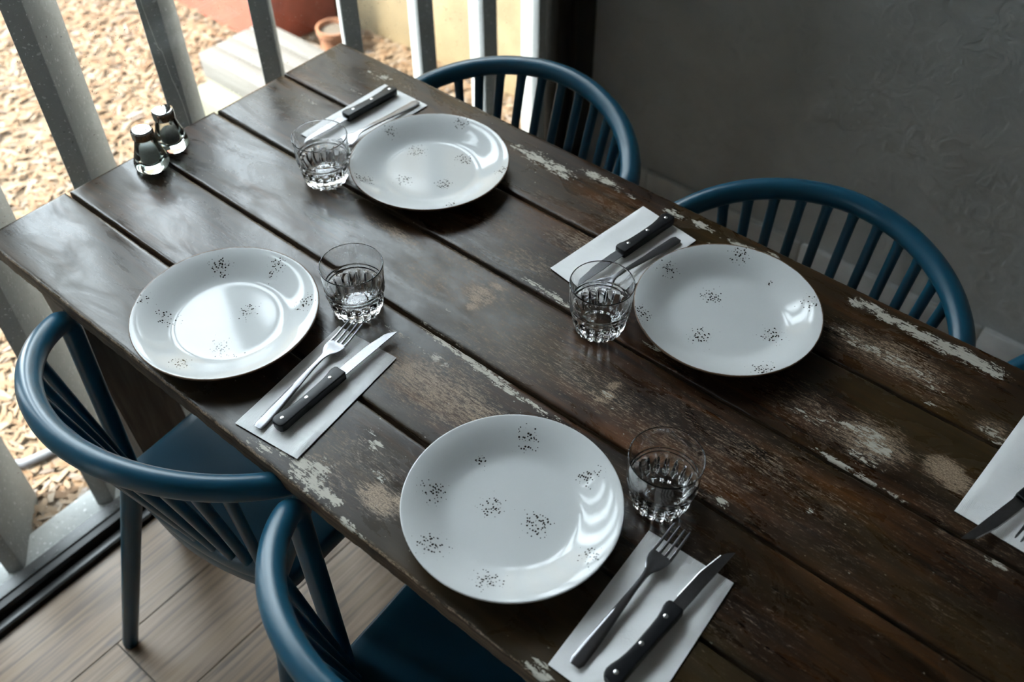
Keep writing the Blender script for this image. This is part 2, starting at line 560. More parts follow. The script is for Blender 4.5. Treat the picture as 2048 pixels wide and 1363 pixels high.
bb = bpy.data.objects.new('baseboard_back', None); link(bb); tag(bb, kind='structure')
xs = [0.022, 0.205] + [0.205 + 0.45 * k for k in range(1, 9)]
for a, b in zip(xs[:-1], xs[1:]):
    box('baseboard_tile', a + 0.001, min(b, R_X1) - 0.001, YW - 0.016, YW, 0.0, 0.10, MAT['base'], bb, bevel=0.004, seg=2)

# window wall
win = bpy.data.objects.new('window_1', None); link(win); tag(win, kind='structure')
def profile_y(name, prof, y0, y1, mat, parent):
    V, F = [], []
    n = len(prof)
    for yy in (y0, y1):
        for (px, pz) in prof: V.append((px, yy, pz))
    for k in range(n):
        k2 = (k + 1) % n
        F.append((k, k2, n + k2, n + k))
    F.append(tuple(range(n))); F.append(tuple(range(2 * n - 1, n - 1, -1)))
    o = mesh_obj(name, V, F, mat, parent)
    bm = bmesh.new(); bm.from_mesh(o.data); bmesh.ops.recalc_face_normals(bm, faces=bm.faces); bm.to_mesh(o.data); bm.free()
    return o
profile_y('frame_track', [(XG - 0.03, -0.03), (0.0215, -0.03), (0.0215, 0.012), (0.017, 0.014), (0.012, 0.014), (0.011, 0.006),
                          (-0.006, 0.006), (-0.007, 0.018), (-0.011, 0.026), (XG + 0.006, 0.028), (XG + 0.004, 0.032),
                          (XG - 0.02, 0.032), (XG - 0.03, 0.02)], R_Y0, YW, MAT['frame'], win)
box('frame_head', XG - 0.03, 0.0, R_Y0, YW, R_Z1 - 0.08, R_Z1, MAT['frame'], win, bevel=0.002)
box('frame_jamb', XG - 0.03, 0.004, 1.425, YW - 0.0, 0.03, R_Z1 - 0.08, MAT['frame'], win, bevel=0.003)
box('frame_stile', XG - 0.018, XG + 0.018, 1.372, 1.425, 0.03, R_Z1 - 0.08, MAT['frame'], win, bevel=0.003)
box('frame_mullion', XG - 0.03, 0.0, -1.32, -1.26, 0.03, R_Z1 - 0.08, MAT['frame'], win, bevel=0.003)
for a, b in ((-1.26, 1.372), (R_Y0, -1.32)):
    box('pane', XG - 0.003, XG + 0.003, a, b, 0.032, R_Z1 - 0.08, MAT['pane'], win)

ev = box('sky_blocker_eave', XG - 0.75, XG - 0.05, R_Y0 - 0.12, 1.62, R_Z1 + 0.02, R_Z1 + 0.10, MAT['leg']); tag(ev, kind='structure')  # unseen eave, added to cut high sky out of the table reflections

# ================================================================ outdoors
gr = mesh_obj('ground', [(-14, -12, -0.012), (XG - 0.02, -12, -0.012), (XG - 0.02, 12, -0.012), (-14, 12, -0.012),
                         (-14, -12, -0.2), (XG - 0.02, -12, -0.2), (XG - 0.02, 12, -0.2), (-14, 12, -0.2)],
              [(0, 1, 2, 3), (4, 7, 6, 5), (0, 4, 5, 1), (1, 5, 6, 2), (2, 6, 7, 3), (3, 7, 4, 0)], MAT['ground'])
tag(gr, kind='structure')
curb = box('trim_1', XG - 0.105, XG - 0.022, R_Y0, 1.62, -0.10, 0.006, MAT['concrete'], bevel=0.008)
tag(curb, kind='structure')
gw = box('wall_garden', -7.0, XG - 0.022, 1.66, 1.82, -0.1, 2.1, MAT['ochre']); tag(gw, kind='structure')

# vertical concrete fins standing outside the glass
ORD = {6: 'slim grey concrete fin outside the glass, nearest the dark plaster wall corner',
       5: 'concrete fin behind the far blue chair, second from the plaster wall corner',
       4: 'concrete fin with white side, third from the plaster wall corner',
       3: 'concrete fin rising behind the far corner of the table',
       2: 'dark speckled concrete fin in front of the white timber steps',
       1: 'cracked concrete fin just behind the two shakers',
       0: 'broad grey concrete fin left of the shakers, meeting the table end',
       -1: 'concrete fin behind the left blue chair, passing the table corner',
       -2: 'concrete fin at the lower left, standing near the window track'}
for k, lab in ORD.items():
    o = bm_obj('concrete_fin', box_bm(-0.093, 0.093, -0.0165, 0.0165, -0.05, 2.76, 0.003, 2), MAT['concrete'],
               smooth=True, loc=(-0.15, 0.251 + 0.2015 * k, 0.0), rz=-0.651, angle=0.7)
    tag(o, lab, 'concrete fin', 'vertical concrete fins outside the window')
    if k == 1:
        zc_ = [1.02, 0.97, 0.92, 0.885, 0.862, 0.850, 0.842, 0.815, 0.79, 0.77, 0.74, 0.70]
        yc_ = [-.0095, -.0085, -.0078, -.0055, -.0040, -.0030, 0.0015, 0.0028, 0.0042, 0.0075, 0.0100, 0.0110]
        tube('crack_seam', [(0.0931, a_, b_) for a_, b_ in zip(yc_, zc_)], [.0009, .0010, .0012, .0012, .0011, .0010, .0008, .0007, .0008, .0007, .0006, .0005], MAT['lime'], o, n=6)
bm = bmesh.new()
rotm = Matrix.Rotation(-0.651, 4, 'Z')
for k in range(-14, -2):  # unseen fins continuing the row, added to keep direct sun off the table
    b_ = box_bm(-0.093, 0.093, -0.0165, 0.0165, -0.05, 2.76)
    me_ = bpy.data.meshes.new('tmp'); b_.to_mesh(me_); b_.free()
    me_.transform(Matrix.Translation((-0.15, 0.251 + 0.2015 * k, 0.0)) @ rotm)
    bm.from_mesh(me_); bpy.data.meshes.remove(me_)
tag(bm_obj('unseen_fins', bm, MAT['concrete']), kind='structure')
# white timber steps
st = empty('timber_step', (-0.75, 1.18, 0.0))
for i in range(4):
    y0 = 1.062 + i * 0.0625 - 1.18
    box('board', -1.11 + 0.75 + 0.006 * (i % 2), -0.40 + 0.75, y0 + 0.0015, y0 + 0.061, 0.07, 0.15 + 0.003 * (i % 2), MAT['whitewood'], st, bevel=0.004)
box('base_slab', -1.09 + 0.75, -0.42 + 0.75, 0.985 - 1.18, 1.312 - 1.18, -0.012, 0.07, MAT['cream'], st, bevel=0.008)
tag(st, 'low step of whitewashed boards on a pale slab outside, behind the table', 'step')
rb = box('painted_block', -2.7, -1.17, 1.372, 1.655, -0.012, 0.55, MAT['red'], bevel=0.01)
tag(rb, 'red painted block standing against the ochre garden wall', 'block')
pot = empty('flower_pot', (-1.01, 1.50, -0.012))
lathe('pot_body', [(0, 0), (0.040, 0), (0.052, 0.075), (0.056, 0.077), (0.057, 0.095), (0.050, 0.095), (0.047, 0.02), (0, 0.02)], 24, MAT['terracotta'], pot)
lathe('soil', [(0, 0.078), (0.049, 0.078), (0.045, 0.07), (0, 0.07)], 20, MAT['grout'], pot)
tag(pot, 'small terracotta pot beside the red block', 'pot')
pp = tube('drain_pipe', [(-0.60, -0.42, 0.006), (-0.36, -0.12, 0.008), (-0.292, -0.061, 0.010), (-0.268, 0.013, 0.010), (-0.26, 0.09, 0.008)], 0.010, MAT['pipe'], n=10)
tag(pp, 'thin grey pipe lying on the wood chips near the window', 'pipe')

# loose wood chips and dry leaves: nobody could count them
N = 26000
cx = -0.13 - 2.75 * rng.random(N) ** 1.25
cy = -0.75 + 2.45 * rng.random(N)
keep = ~((cx > -1.10) & (cx < -0.41) & (cy > 1.0) & (cy < 1.3)) & ~((cx < -1.18) & (cy > 1.38))
cx, cy = cx[keep], cy[keep]; N = len(cx)
ln = 0.012 + 0.022 * rng.random(N) ** 1.5; wd = 0.003 + 0.007 * rng.random(N)
an = rng.random(N) * 2 * np.pi; tl = (rng.random(N) - 0.5) * 0.4; rl = (rng.random(N) - 0.5) * 0.6
cz = -0.012 + 0.003 + 0.009 * rng.random(N)
shape = np.array([(-1, -.55, 0), (-1, .55, 0), (0, -1, .25), (0, 1, .25), (1, -.35, 0), (1, .35, 0)])
L = shape[None] * np.stack([ln, wd, wd], 1)[:, None, :]
yy = L[:, :, 1] * np.cos(rl)[:, None] - L[:, :, 2] * np.sin(rl)[:, None]
zz = L[:, :, 1] * np.sin(rl)[:, None] + L[:, :, 2] * np.cos(rl)[:, None]
zz = zz + L[:, :, 0] * np.sin(tl)[:, None]
xx = L[:, :, 0] * np.cos(tl)[:, None]
PX = cx[:, None] + xx * np.cos(an)[:, None] - yy * np.sin(an)[:, None]
PY = cy[:, None] + xx * np.sin(an)[:, None] + yy * np.cos(an)[:, None]
PZ = np.maximum(cz[:, None] + zz, -0.0115)
PV = np.stack([PX, PY, PZ], 2).reshape(-1, 3)
b6 = np.arange(N)[:, None] * 6
FQ = np.concatenate([b6 + np.array([0, 2, 3, 1]), b6 + np.array([2, 4, 5, 3])], 0)
me = bpy.data.meshes.new('wood_chips')
me.vertices.add(len(PV)); me.vertices.foreach_set('co', PV.ravel())
me.loops.add(FQ.size); me.loops.foreach_set('vertex_index', FQ.ravel().astype(np.int32))
me.polygons.add(len(FQ)); me.polygons.foreach_set('loop_start', np.arange(0, FQ.size, 4, dtype=np.int32))
me.update(calc_edges=True); me.validate()
at = me.attributes.new('rnd', 'FLOAT', 'POINT')
at.data.foreach_set('value', np.repeat(rng.random(N), 6).astype(np.float32))
me.materials.append(MAT['chips'])
wc = bpy.data.objects.new('wood_chips', me); link(wc)
tag(wc, 'tan wood chips and dry leaves scattered over the ground outside', 'wood chips', kind='stuff')

# ================================================================ table
TW = 0.7056; TT = 0.75; TH = 0.027; TL = 2.0
SEAM = [0.0, 0.1386, 0.2797, 0.4200, 0.5662, TW]
WHITE=[(0.499,0.658,0.03,0.012,1),(0.534,0.658,0.03,0.012,1),(0.466,0.661,0.02,0.008,0.8),(0.557,0.652,0.012,0.008,0.9),(0.595,0.680,0.022,0.007,1.1),(0.617,0.682,0.02,0.006,1.1),(0.645,0.676,0.007,0.006,0.9),(0.666,0.675,0.01,0.004,0.7),(0.733,0.682,0.01,0.007,1),(0.748,0.682,0.008,0.006,0.9),(0.782,0.685,0.016,0.006,1.1),(0.804,0.684,0.012,0.006,0.7),(0.846,0.683,0.016,0.006,1),(0.865,0.685,0.016,0.005,1),(0.893,0.693,0.012,0.004,0.8),(0.816,0.657,0.008,0.003,0.8),(1.032,0.679,0.012,0.006,1.1),(1.048,0.687,0.022,0.007,1.15),(1.076,0.681,0.026,0.008,1.15),(1.104,0.681,0.026,0.009,1.1),(1.132,0.680,0.028,0.01,1.15),(1.155,0.679,0.028,0.011,1.2),(1.178,0.681,0.026,0.011,1.2),(1.202,0.679,0.024,0.011,1.1),(1.218,0.679,0.02,0.01,0.95),(1.045,0.620,0.02,0.006,0.8),(1.070,0.612,0.03,0.006,0.75),(1.096,0.617,0.03,0.008,0.75),(1.123,0.617,0.04,0.01,0.75),(1.151,0.614,0.03,0.008,0.7),(1.175,0.605,0.02,0.006,0.6),(1.177,0.578,0.012,0.004,0.9),(1.123,0.481,0.03,0.006,0.8),(1.147,0.484,0.022,0.012,0.9),(1.161,0.474,0.022,0.012,0.85),(1.157,0.451,0.02,0.01,0.75),(1.096,0.469,0.02,0.006,0.7),(1.071,0.465,0.02,0.006,0.7),(1.133,0.425,0.03,0.005,1),(1.151,0.424,0.03,0.005,1),(1.176,0.424,0.03,0.003,0.8),(1.201,0.424,0.03,0.003,0.75),(1.253,0.582,0.012,0.006,1),(1.265,0.575,0.012,0.005,0.9),(1.324,0.414,0.016,0.006,0.8),(1.062,0.293,0.006,0.005,1.3),(1.144,0.345,0.006,0.006,0.9),(0.630,0.028,0.012,0.01,1),(0.658,0.027,0.014,0.01,1.1),(0.679,0.035,0.014,0.012,1.05),(0.687,0.018,0.014,0.012,1.1),(0.709,0.015,0.01,0.009,1.05),(0.725,0.014,0.01,0.009,1.05),(0.664,0.014,0.012,0.01,0.9),(0.607,0.013,0.014,0.006,0.9),(0.584,0.010,0.01,0.006,0.8),(0.754,0.004,0.006,0.004,1.2),(0.765,0.002,0.008,0.005,1.1),(0.780,0.002,0.008,0.003,0.8),(0.704,0.099,0.01,0.008,0.95),(0.743,0.071,0.012,0.005,0.8),(0.663,0.247,0.02,0.006,0.85),(0.683,0.247,0.008,0.004,0.9),(0.619,0.279,0.03,0.005,1),(0.650,0.275,0.035,0.006,1.1),(0.691,0.273,0.04,0.006,1.1),(0.732,0.270,0.04,0.006,1.05),(0.772,0.266,0.04,0.005,1),(0.812,0.266,0.04,0.004,0.9),(0.852,0.265,0.04,0.003,0.9),(0.671,0.434,0.03,0.005,0.85),(0.704,0.432,0.03,0.005,0.9),(0.732,0.429,0.02,0.005,0.8),(0.869,0.338,0.008,0.004,1),(1.025,0.012,0.01,0.006,1),(1.028,0.004,0.015,0.006,1.1),(1.035,0.007,0.01,0.005,1),(0.620,0.322,0.01,0.004,0.5),(0.687,0.112,0.01,0.006,0.7),(0.794,0.418,0.02,0.004,0.7),(0.862,0.440,0.02,0.004,0.75),(0.601,0.246,0.03,0.005,0.7),(0.116,0.667,0.008,0.006,0.75),(0.147,0.672,0.016,0.007,0.8),(0.144,0.609,0.02,0.003,0.7),(0.108,0.539,0.015,0.006,0.5),(0.077,0.544,0.015,0.006,0.45),(0.137,0.664,0.01,0.01,0.6)]
TAN=[(0.638,0.347,0.008,0.007,1.3),(0.632,0.362,0.01,0.007,1.3),(0.631,0.379,0.012,0.007,1.2),(0.640,0.397,0.014,0.006,1),(0.867,0.355,0.006,0.008,1.3),(0.871,0.338,0.008,0.006,1.4),(0.867,0.326,0.01,0.005,1.2),(0.632,0.370,0.03,0.018,0.9),(0.659,0.379,0.05,0.02,0.6),(0.763,0.357,0.12,0.05,0.5),(0.707,0.323,0.12,0.05,0.5),(0.844,0.336,0.1,0.04,0.6),(0.461,0.389,0.05,0.012,0.9),(0.423,0.387,0.04,0.012,0.7),(0.559,0.348,0.08,0.04,0.55),(0.701,0.207,0.08,0.05,0.75),(0.654,0.211,0.06,0.03,0.8),(0.760,0.215,0.06,0.03,0.7),(0.687,0.075,0.1,0.03,0.5),(0.760,0.049,0.03,0.016,1),(0.784,0.060,0.02,0.01,0.8),(0.676,0.038,0.08,0.03,0.5),(1.235,0.494,0.022,0.018,1.15),(1.250,0.488,0.02,0.018,1),(1.152,0.481,0.05,0.035,0.8),(1.121,0.621,0.1,0.035,0.8),(1.171,0.597,0.05,0.03,0.6),(1.257,0.587,0.03,0.02,0.8),(0.941,0.325,0.15,0.03,0.5),(1.048,0.375,0.15,0.05,0.55),(1.011,0.326,0.12,0.05,0.55),(0.674,0.624,0.1,0.05,0.5),(0.593,0.572,0.08,0.05,0.5),(0.558,0.498,0.06,0.03,0.6),(0.662,0.542,0.08,0.03,0.55),(0.634,0.463,0.06,0.03,0.6),(1.073,0.474,0.1,0.04,0.6),(0.973,0.443,0.15,0.04,0.4),(1.017,0.215,0.15,0.05,0.4),(1.174,0.321,0.2,0.1,0.3),(1.148,0.207,0.2,0.1,0.3),(1.267,0.306,0.2,0.1,0.3),(1.106,0.462,0.06,0.02,0.6),(1.270,0.426,0.1,0.05,0.4),(0.162,0.359,0.1,0.1,0.2),(0.184,0.265,0.1,0.05,0.2),(0.344,0.321,0.1,0.06,0.3),(0.341,0.193,0.1,0.06,0.25),(0.697,0.386,0.1,0.05,0.55),(0.569,0.409,0.08,0.04,0.5)]
ORANGE=[(0.027,0.299,0.02,0.02,0.5),(0.114,0.207,0.03,0.03,0.6),(0.207,0.179,0.05,0.03,0.4),(0.327,0.279,0.08,0.04,0.5),(0.934,0.294,0.05,0.008,1),(0.954,0.297,0.05,0.01,0.9),(1.144,0.390,0.05,0.01,0.8),(1.171,0.386,0.05,0.012,0.6),(0.833,0.415,0.06,0.02,0.7),(0.818,0.370,0.06,0.03,0.5),(0.636,0.638,0.05,0.015,0.7),(0.646,0.662,0.04,0.01,0.7),(0.277,0.660,0.06,0.03,0.5),(1.154,0.593,0.05,0.02,0.6),(1.214,0.277,0.06,0.012,0.6),(0.607,0.554,0.08,0.03,0.5),(0.528,0.488,0.06,0.03,0.4),(0.791,0.303,0.08,0.02,0.5),(0.981,0.319,0.1,0.02,0.5),(0.676,0.197,0.06,0.02,0.5),(0.856,-0.006,0.03,0.01,0.8),(0.161,0.200,0.03,0.03,0.4),(0.039,0.573,0.02,0.03,0.5),(0.620,0.373,0.03,0.02,0.5)]
GREY=[(0.846,0.349,0.04,0.02,0.8),(0.649,0.063,0.05,0.02,0.5),(0.712,0.125,0.06,0.005,0.8),(0.673,0.122,0.05,0.004,0.6),(0.734,0.015,0.05,0.03,0.7),(0.774,0.022,0.04,0.03,0.7),(0.645,0.295,0.15,0.004,0.5),(0.760,0.310,0.1,0.004,0.6)]

tb = empty('dining_table', (1.0, 0.353, 0.0))
tag(tb, 'long worn dark wooden plank table laid with plates, glasses and cutlery', 'table')
TO = np.array([1.0, 0.353, 0.0])
def blobs(Lst, X, Y):
    out = np.zeros_like(X)
    for (bx, by, rx, ry, a) in Lst:
        m = (np.abs(X - bx) < 3 * rx + 0.01) & (np.abs(Y - by) < 3 * ry + 0.01)
        if m.any():
            d = ((X[m] - bx) / rx) ** 2 + ((Y[m] - by) / ry) ** 2
            out[m] = np.maximum(out[m], a * np.exp(-0.55 * d ** 1.2))
    return out
def plank(i):
    g = 0.0022
    y0 = SEAM[i] + (g if i > 0 else 0); y1 = SEAM[i + 1] - (g if i < 4 else 0)
    dx = (-0.002, 0.0015, -0.001, 0.002, 0.0)[i]
    nx, ny = 420, 30
    ex = np.array([0, .0008, .0025])
    xs = np.concatenate([dx + ex, np.linspace(dx + .006, TL - .006, nx), TL - ex[::-1]])
    ys = np.concatenate([y0 + ex, np.linspace(y0 + .006, y1 - .006, ny), y1 - ex[::-1]])
    nx, ny = len(xs), len(ys)
    X, Y = np.meshgrid(xs, ys, indexing='ij')
    ez = np.array([-.0028, -.0010, -.0002])
    Zx = np.zeros(nx); Zx[:3] = ez; Zx[-3:] = ez[::-1]
    Zy = np.zeros(ny); Zy[:3] = ez; Zy[-3:] = ez[::-1]
    Z = TT + np.minimum(Zx[:, None], Zy[None, :])
    # gently uneven arrises, worn by use
    wob = 0.0004 * np.sin(X * 61 + i) * np.sin(X * 23 + 2 * i) + 0.0003 * np.sin(X * 171 + 3 * i) + 0.0002 * np.sin(X * 431 + i)
    Yw = Y.copy()
    Yw[:, :3] += np.abs(wob[:, :3]) if i > 0 else wob[:, :3]
    Yw[:, -3:] -= np.abs(wob[:, -3:])
    V = np.stack([X, Yw, Z], 2).reshape(-1, 3)
    idx = np.arange(nx * ny).reshape(nx, ny)
    top = np.stack([idx[:-1, :-1], idx[1:, :-1], idx[1:, 1:], idx[:-1, 1:]], 2).reshape(-1, 4)
    per = np.concatenate([idx[:, 0], idx[-1, 1:], idx[-2::-1, -1], idx[0, -2:0:-1]])
    bot = V[per].copy(); bot[:, 2] = TT - TH
    nb = len(V); V = np.concatenate([V, bot])
    k = np.arange(len(per)); k2 = (k + 1) % len(per)
    side = np.stack([nb + k, nb + k2, per[k2], per[k]], 1)
    F = top.tolist() + side.tolist() + [tuple(range(nb + len(per) - 1, nb - 1, -1))]
    o = mesh_obj('table_plank', V - TO, F, MAT['table'], tb, smooth=True)
    o.data.materials.append(MAT['table_side'])
    mi = np.zeros(len(o.data.polygons), np.int32); mi[len(top):] = 1
    o.data.polygons.foreach_set('material_index', mi)
    o.data.set_sharp_from_angle(angle=0.9)
    vx, vy = V[:, 0], V[:, 1]
    lum = blobs(TAN, vx, vy)
    edge = np.clip(1 - np.abs(vy - 0.0) / 0.006, 0, 1) * 0.9 if i == 0 else np.zeros(len(V))
    for nm, arr in (('wear', blobs(WHITE, vx, vy)), ('tan', np.maximum(lum, edge)), ('orange', blobs(ORANGE, vx, vy)), ('grey', blobs(GREY, vx, vy))):
        a = o.data.attributes.new(nm, 'FLOAT', 'POINT')
        a.data.foreach_set('value', arr.astype(np.float32))
    return o
for i in range(5): plank(i)
# battens and legs
def prism(name, quad_top, quad_bot, zt, zb, mat, parent, bevel=0.003):
    bm = bmesh.new()
    a = [bm.verts.new((q[0] - TO[0], q[1] - TO[1], zb)) for q in quad_bot]
    b = [bm.verts.new((q[0] - TO[0], q[1] - TO[1], zt)) for q in quad_top]
    bm.faces.new(a[::-1]); bm.faces.new(b)
    for k in range(4): bm.faces.new((a[k], a[(k + 1) % 4], b[(k + 1) % 4], b[k]))
    if bevel: bmesh.ops.bevel(bm, geom=bm.edges[:], offset=bevel, segments=2, affect='EDGES')
    return bm_obj(name, bm, mat, parent, smooth=True, angle=0.7)
def leg(xa, xb, ya, yb, lean):
    q = [(xa, ya), (xb, ya), (xb, yb), (xa, yb)]
    qb = [(px, py + lean) for px, py in q]
    prism('leg', q, qb, TT - TH - 0.04, 0.0, MAT['leg'], tb)
for xa in (0.052, 1.885):
    leg(xa, xa + 0.063, 0.022, 0.118, 0.034)
    leg(xa, xa + 0.063, TW - 0.118, TW - 0.022, -0.034)
    q = [(xa, 0.02), (xa + 0.063, 0.02), (xa + 0.063, TW - 0.02), (xa, TW - 0.02)]
    prism('batten', q, q, TT - TH, TT - TH - 0.04, MAT['leg'], tb)

# ================================================================ chairs
def rail_pt(th, a=0.24, b=0.201, e=1.049, z0=0.69, zb=0.757):
    c, s = math.cos(th), math.sin(th)
    return Vector((a * math.copysign(abs(c) ** e, c), -b * abs(s) ** e, z0 + (zb - z0) * s))
def rim_pt(t, w=0.158, d=0.036, v0=-0.084, z=0.472):
    # t in [-1,1]: rear seat rim arc
    return Vector((w * math.sin(t * math.pi / 2) , v0 - d * math.cos(t * math.pi / 2) ** 1.0, z))
def make_chair():
    r = empty('dining_chair')
    m = MAT['chair']
    th0 = 0.36
    arc = [rail_pt(th0 + (math.pi - 2 * th0) * k / 60) for k in range(61)]
    def down(end, nxt, s):
        foot = Vector((s * 0.157, -0.088, 0.452))
        t_in = (end - nxt).normalized()
        pts = []
        dn = (foot - end).normalized()
        rad = 0.028
        p = end.copy()
        n = 8
        for k in range(1, n + 1):
            w = k / n
            d = (t_in * (1 - w) + dn * w).normalized()
            p = p + d * (rad * 1.45 / n)
            pts.append(p.copy())
        q = pts[-1].copy()
        for k in range(1, 9):
            pts.append(q.lerp(foot, k / 8))
        return pts
    A = down(arc[0], arc[1], 1)
    B = down(arc[-1], arc[-2], -1)
    path = A[::-1] + arc + B
    nA = len(A)
    rad = []
    for i in range(len(path)):
        k = min(i, len(path) - 1 - i)
        rad.append(0.0165 if k > nA else 0.0135 + 0.003 * min(1, k / nA))
    tube('back_rail', path, rad, m, r, n=18)
    # equal arc spacing for eleven spindles
    fine = [rail_pt(0.10 + (math.pi - 0.20) * k / 400) for k in range(401)]
    acc = [0.0]
    for a_, b_ in zip(fine[:-1], fine[1:]): acc.append(acc[-1] + (b_ - a_).length)
    for k in range(1, 12):
        t = acc[-1] / 2 + (k - 6) * 0.040
        j = min(range(401), key=lambda q: abs(acc[q] - t))
        top = fine[j]
        bt = rim_pt(-(k - 6) / 6.7)
        bt = Vector((bt.x * 0.97, bt.y + 0.003, 0.476))
        d = (bt - top).normalized()
        P0 = top + d * 0.004
        pts = [P0, P0 + d * 0.012, P0 + d * 0.022, P0.lerp(bt, 0.5), bt + d * -0.02, bt + d * 0.004]
        tube('spindle', pts, [0.0115, 0.0092, 0.0082, 0.0078, 0.0080, 0.0090], m, r, n=12)
    # rear rim
    pts = [rim_pt(-1 + 2 * k / 40) for k in range(41)]
    tube('seat_rim', pts, [0.009] * 41, m, r, n=12, squash=(1.0, 2.2))
    # seat: stacked outline rings
    out = []
    hw, fr, rr_ = 0.172, 0.262, -0.112
    def corner(cx, cy, r0, a0, n):
        return [(cx + r0 * math.cos(a0 + math.pi / 2 * k / (n - 1)), cy + r0 * math.sin(a0 + math.pi / 2 * k / (n - 1))) for k in range(n)]
    out += corner(hw + 0.006 - 0.06, fr - 0.06, 0.06, 0, 8)
    out += corner(-hw - 0.006 + 0.06, fr - 0.06, 0.06, math.pi / 2, 8)
    out += [(-hw - 0.004, 0.15), (-hw - 0.002, 0.08), (-hw, 0.0)]
    out += corner(-hw + 0.035, rr_ + 0.045, 0.035, math.pi, 7)
    out += [(-0.137 + 0.274 * k / 12, rr_ + 0.010 - 0.020 * math.cos((-0.137 + 0.274 * k / 12) / 0.137 * math.pi / 2)) for k in range(1, 12)]
    out += corner(hw - 0.035, rr_ + 0.045, 0.035, 1.5 * math.pi, 7)
    out += [(hw, 0.0), (hw + 0.002, 0.08), (hw + 0.004, 0.15)]
    NO = len(out)
    prof = [(0.0, 0.4455), (0.35, 0.4460), (0.7, 0.4480), (0.88, 0.4500), (0.965, 0.4505), (0.99, 0.4490), (1.0, 0.4455), (1.0, 0.420), (0.985, 0.415), (0.93, 0.415), (0.90, 0.437), (0.0, 0.435)]
    V, F, rings = [], [], []
    for (sc, z) in prof:
        if sc == 0: rings.append([len(V)]); V.append((0, 0.075, z))
        else:
            rings.append(list(range(len(V), len(V) + NO)))
            for (u, v) in out: V.append((u * sc, 0.075 + (v - 0.075) * sc, z))
    for Ra, Rb in zip(rings[:-1], rings[1:]):
        for k in range(NO):
            k2 = (k + 1) % NO
            if len(Ra) == 1: F.append((Ra[0], Rb[k], Rb[k2]))
            elif len(Rb) == 1: F.append((Ra[k2], Ra[k], Rb[0]))
            else: F.append((Ra[k2], Ra[k], Rb[k], Rb[k2]))
    s_ = mesh_obj('seat', V, F, m, r, smooth=True)
    bm = bmesh.new(); bm.from_mesh(s_.data); bmesh.ops.recalc_face_normals(bm, faces=bm.faces); bm.to_mesh(s_.data); bm.free()
    s_.data.set_sharp_from_angle(angle=0.8)
    for sx in (-1, 1):
        for (p0, p1) in (((sx * 0.158, -0.088, 0.448), (sx * 0.217, -0.204, 0.0)), ((sx * 0.155, 0.215, 0.440), (sx * 0.195, 0.265, 0.0))):
            P0, P1 = Vector(p0), Vector(p1)
            tube('leg', [P0, P0.lerp(P1, 0.03), P0.lerp(P1, 0.5), P0.lerp(P1, 0.985), P1], [0.0165, 0.0170, 0.0155, 0.0135, 0.012], m, r, n=14)
    return r
ch = make_chair()
CH = [((0.415, 0.065), 0.072, 'blue spindle-back chair at the near left, closest to the window track'),
      ((0.895, 0.058), 0.058, 'blue spindle-back chair cut off by the bottom edge, beside the near left chair'),
      ((0.398, 0.665), 0.042 + math.pi, 'blue spindle-back chair across the table in front of the window fins'),
      ((0.945, 0.663), 0.022 + math.pi, 'blue spindle-back chair across the table before the grey plaster wall'),
      ((1.462, 0.663), 0.022 + math.pi, 'blue chair at the right edge of the photo, only a tip of its rail showing')]
for i, ((px, py), rz, lab) in enumerate(CH):
    o = ch if i == 0 else copy_tree(ch)
    o.location = (px, py, 0.0); o.rotation_euler = (0, 0, rz)
    tag(o, lab, 'chair', 'blue chairs around the table')

# ================================================================ plates
PROF = [(0, .0078), (.02, .0078), (.045, .0078), (.062, .0079), (.069, .0082), (.0745, .0092), (.080, .0112), (.086, .0140), (.095, .0186), (.103, .0224), (.110, .0253), (.1155, .0270), (.1190, .0279), (.1207, .0283), (.1218, .0283), (.1222, .0277), (.1220, .0262), (.1200, .0240), (.112, .0195), (.100, .0140), (.088, .0075), (.078, .0035), (.072, .0022), (.070, .0), (.064, .0), (.062, .0018), (.0, .0018)]
def make_plate(loc, specks, rim_amt, label, rz):
    prof = []
    for (a, b) in zip(PROF[:-1], PROF[1:]):
        k = max(1, int(math.hypot(b[0] - a[0], b[1] - a[1]) / 0.006))
        for j in range(k): prof.append((a[0] + (b[0] - a[0]) * j / k, a[1] + (b[1] - a[1]) * j / k))
    prof.append(PROF[-1])
    o = lathe('dinner_plate', prof, 120, MAT['plate'], loc=loc, angle=1.2,
              rfun=lambda j, a: 1 + 0.0025 * math.cos(2 * a + rz) + 0.0012 * math.cos(3 * a + 2 * rz))
    n = len(o.data.vertices)
    co = np.empty(n * 3); o.data.vertices.foreach_get('co', co); co = co.reshape(-1, 3)
    rr = np.hypot(co[:, 0], co[:, 1])
    sp = np.zeros(n)
    for (sx, sy, sz) in specks:
        d = np.hypot(co[:, 0] - sx, co[:, 1] - sy) / (0.0125 * sz)
        sp = np.maximum(sp, np.exp(-0.7 * d ** 2))
    sp[co[:, 2] < np.interp(rr, [0, .065, .0745, .086, .095, .11, .122], [.0070, .0070, .0082, .0128, .0172, .0240, .0268])] = 0
    a = o.data.attributes.new('speck', 'FLOAT', 'POINT'); a.data.foreach_set('value', sp.astype(np.float32))
    rim = np.exp(-((rr - 0.1224) / 0.0021) ** 2) * 1.0
    under = (co[:, 2] < .0275) & (rr > .1)
    rim = np.maximum(rim, under * (rr > 0.1195) * 1.0)
    b = o.data.attributes.new('rim', 'FLOAT', 'POINT'); b.data.foreach_set('value', (rim * rim_amt).astype(np.float32))
    tag(o, label, 'plate', 'speckled dinner plates on the table')
    return o
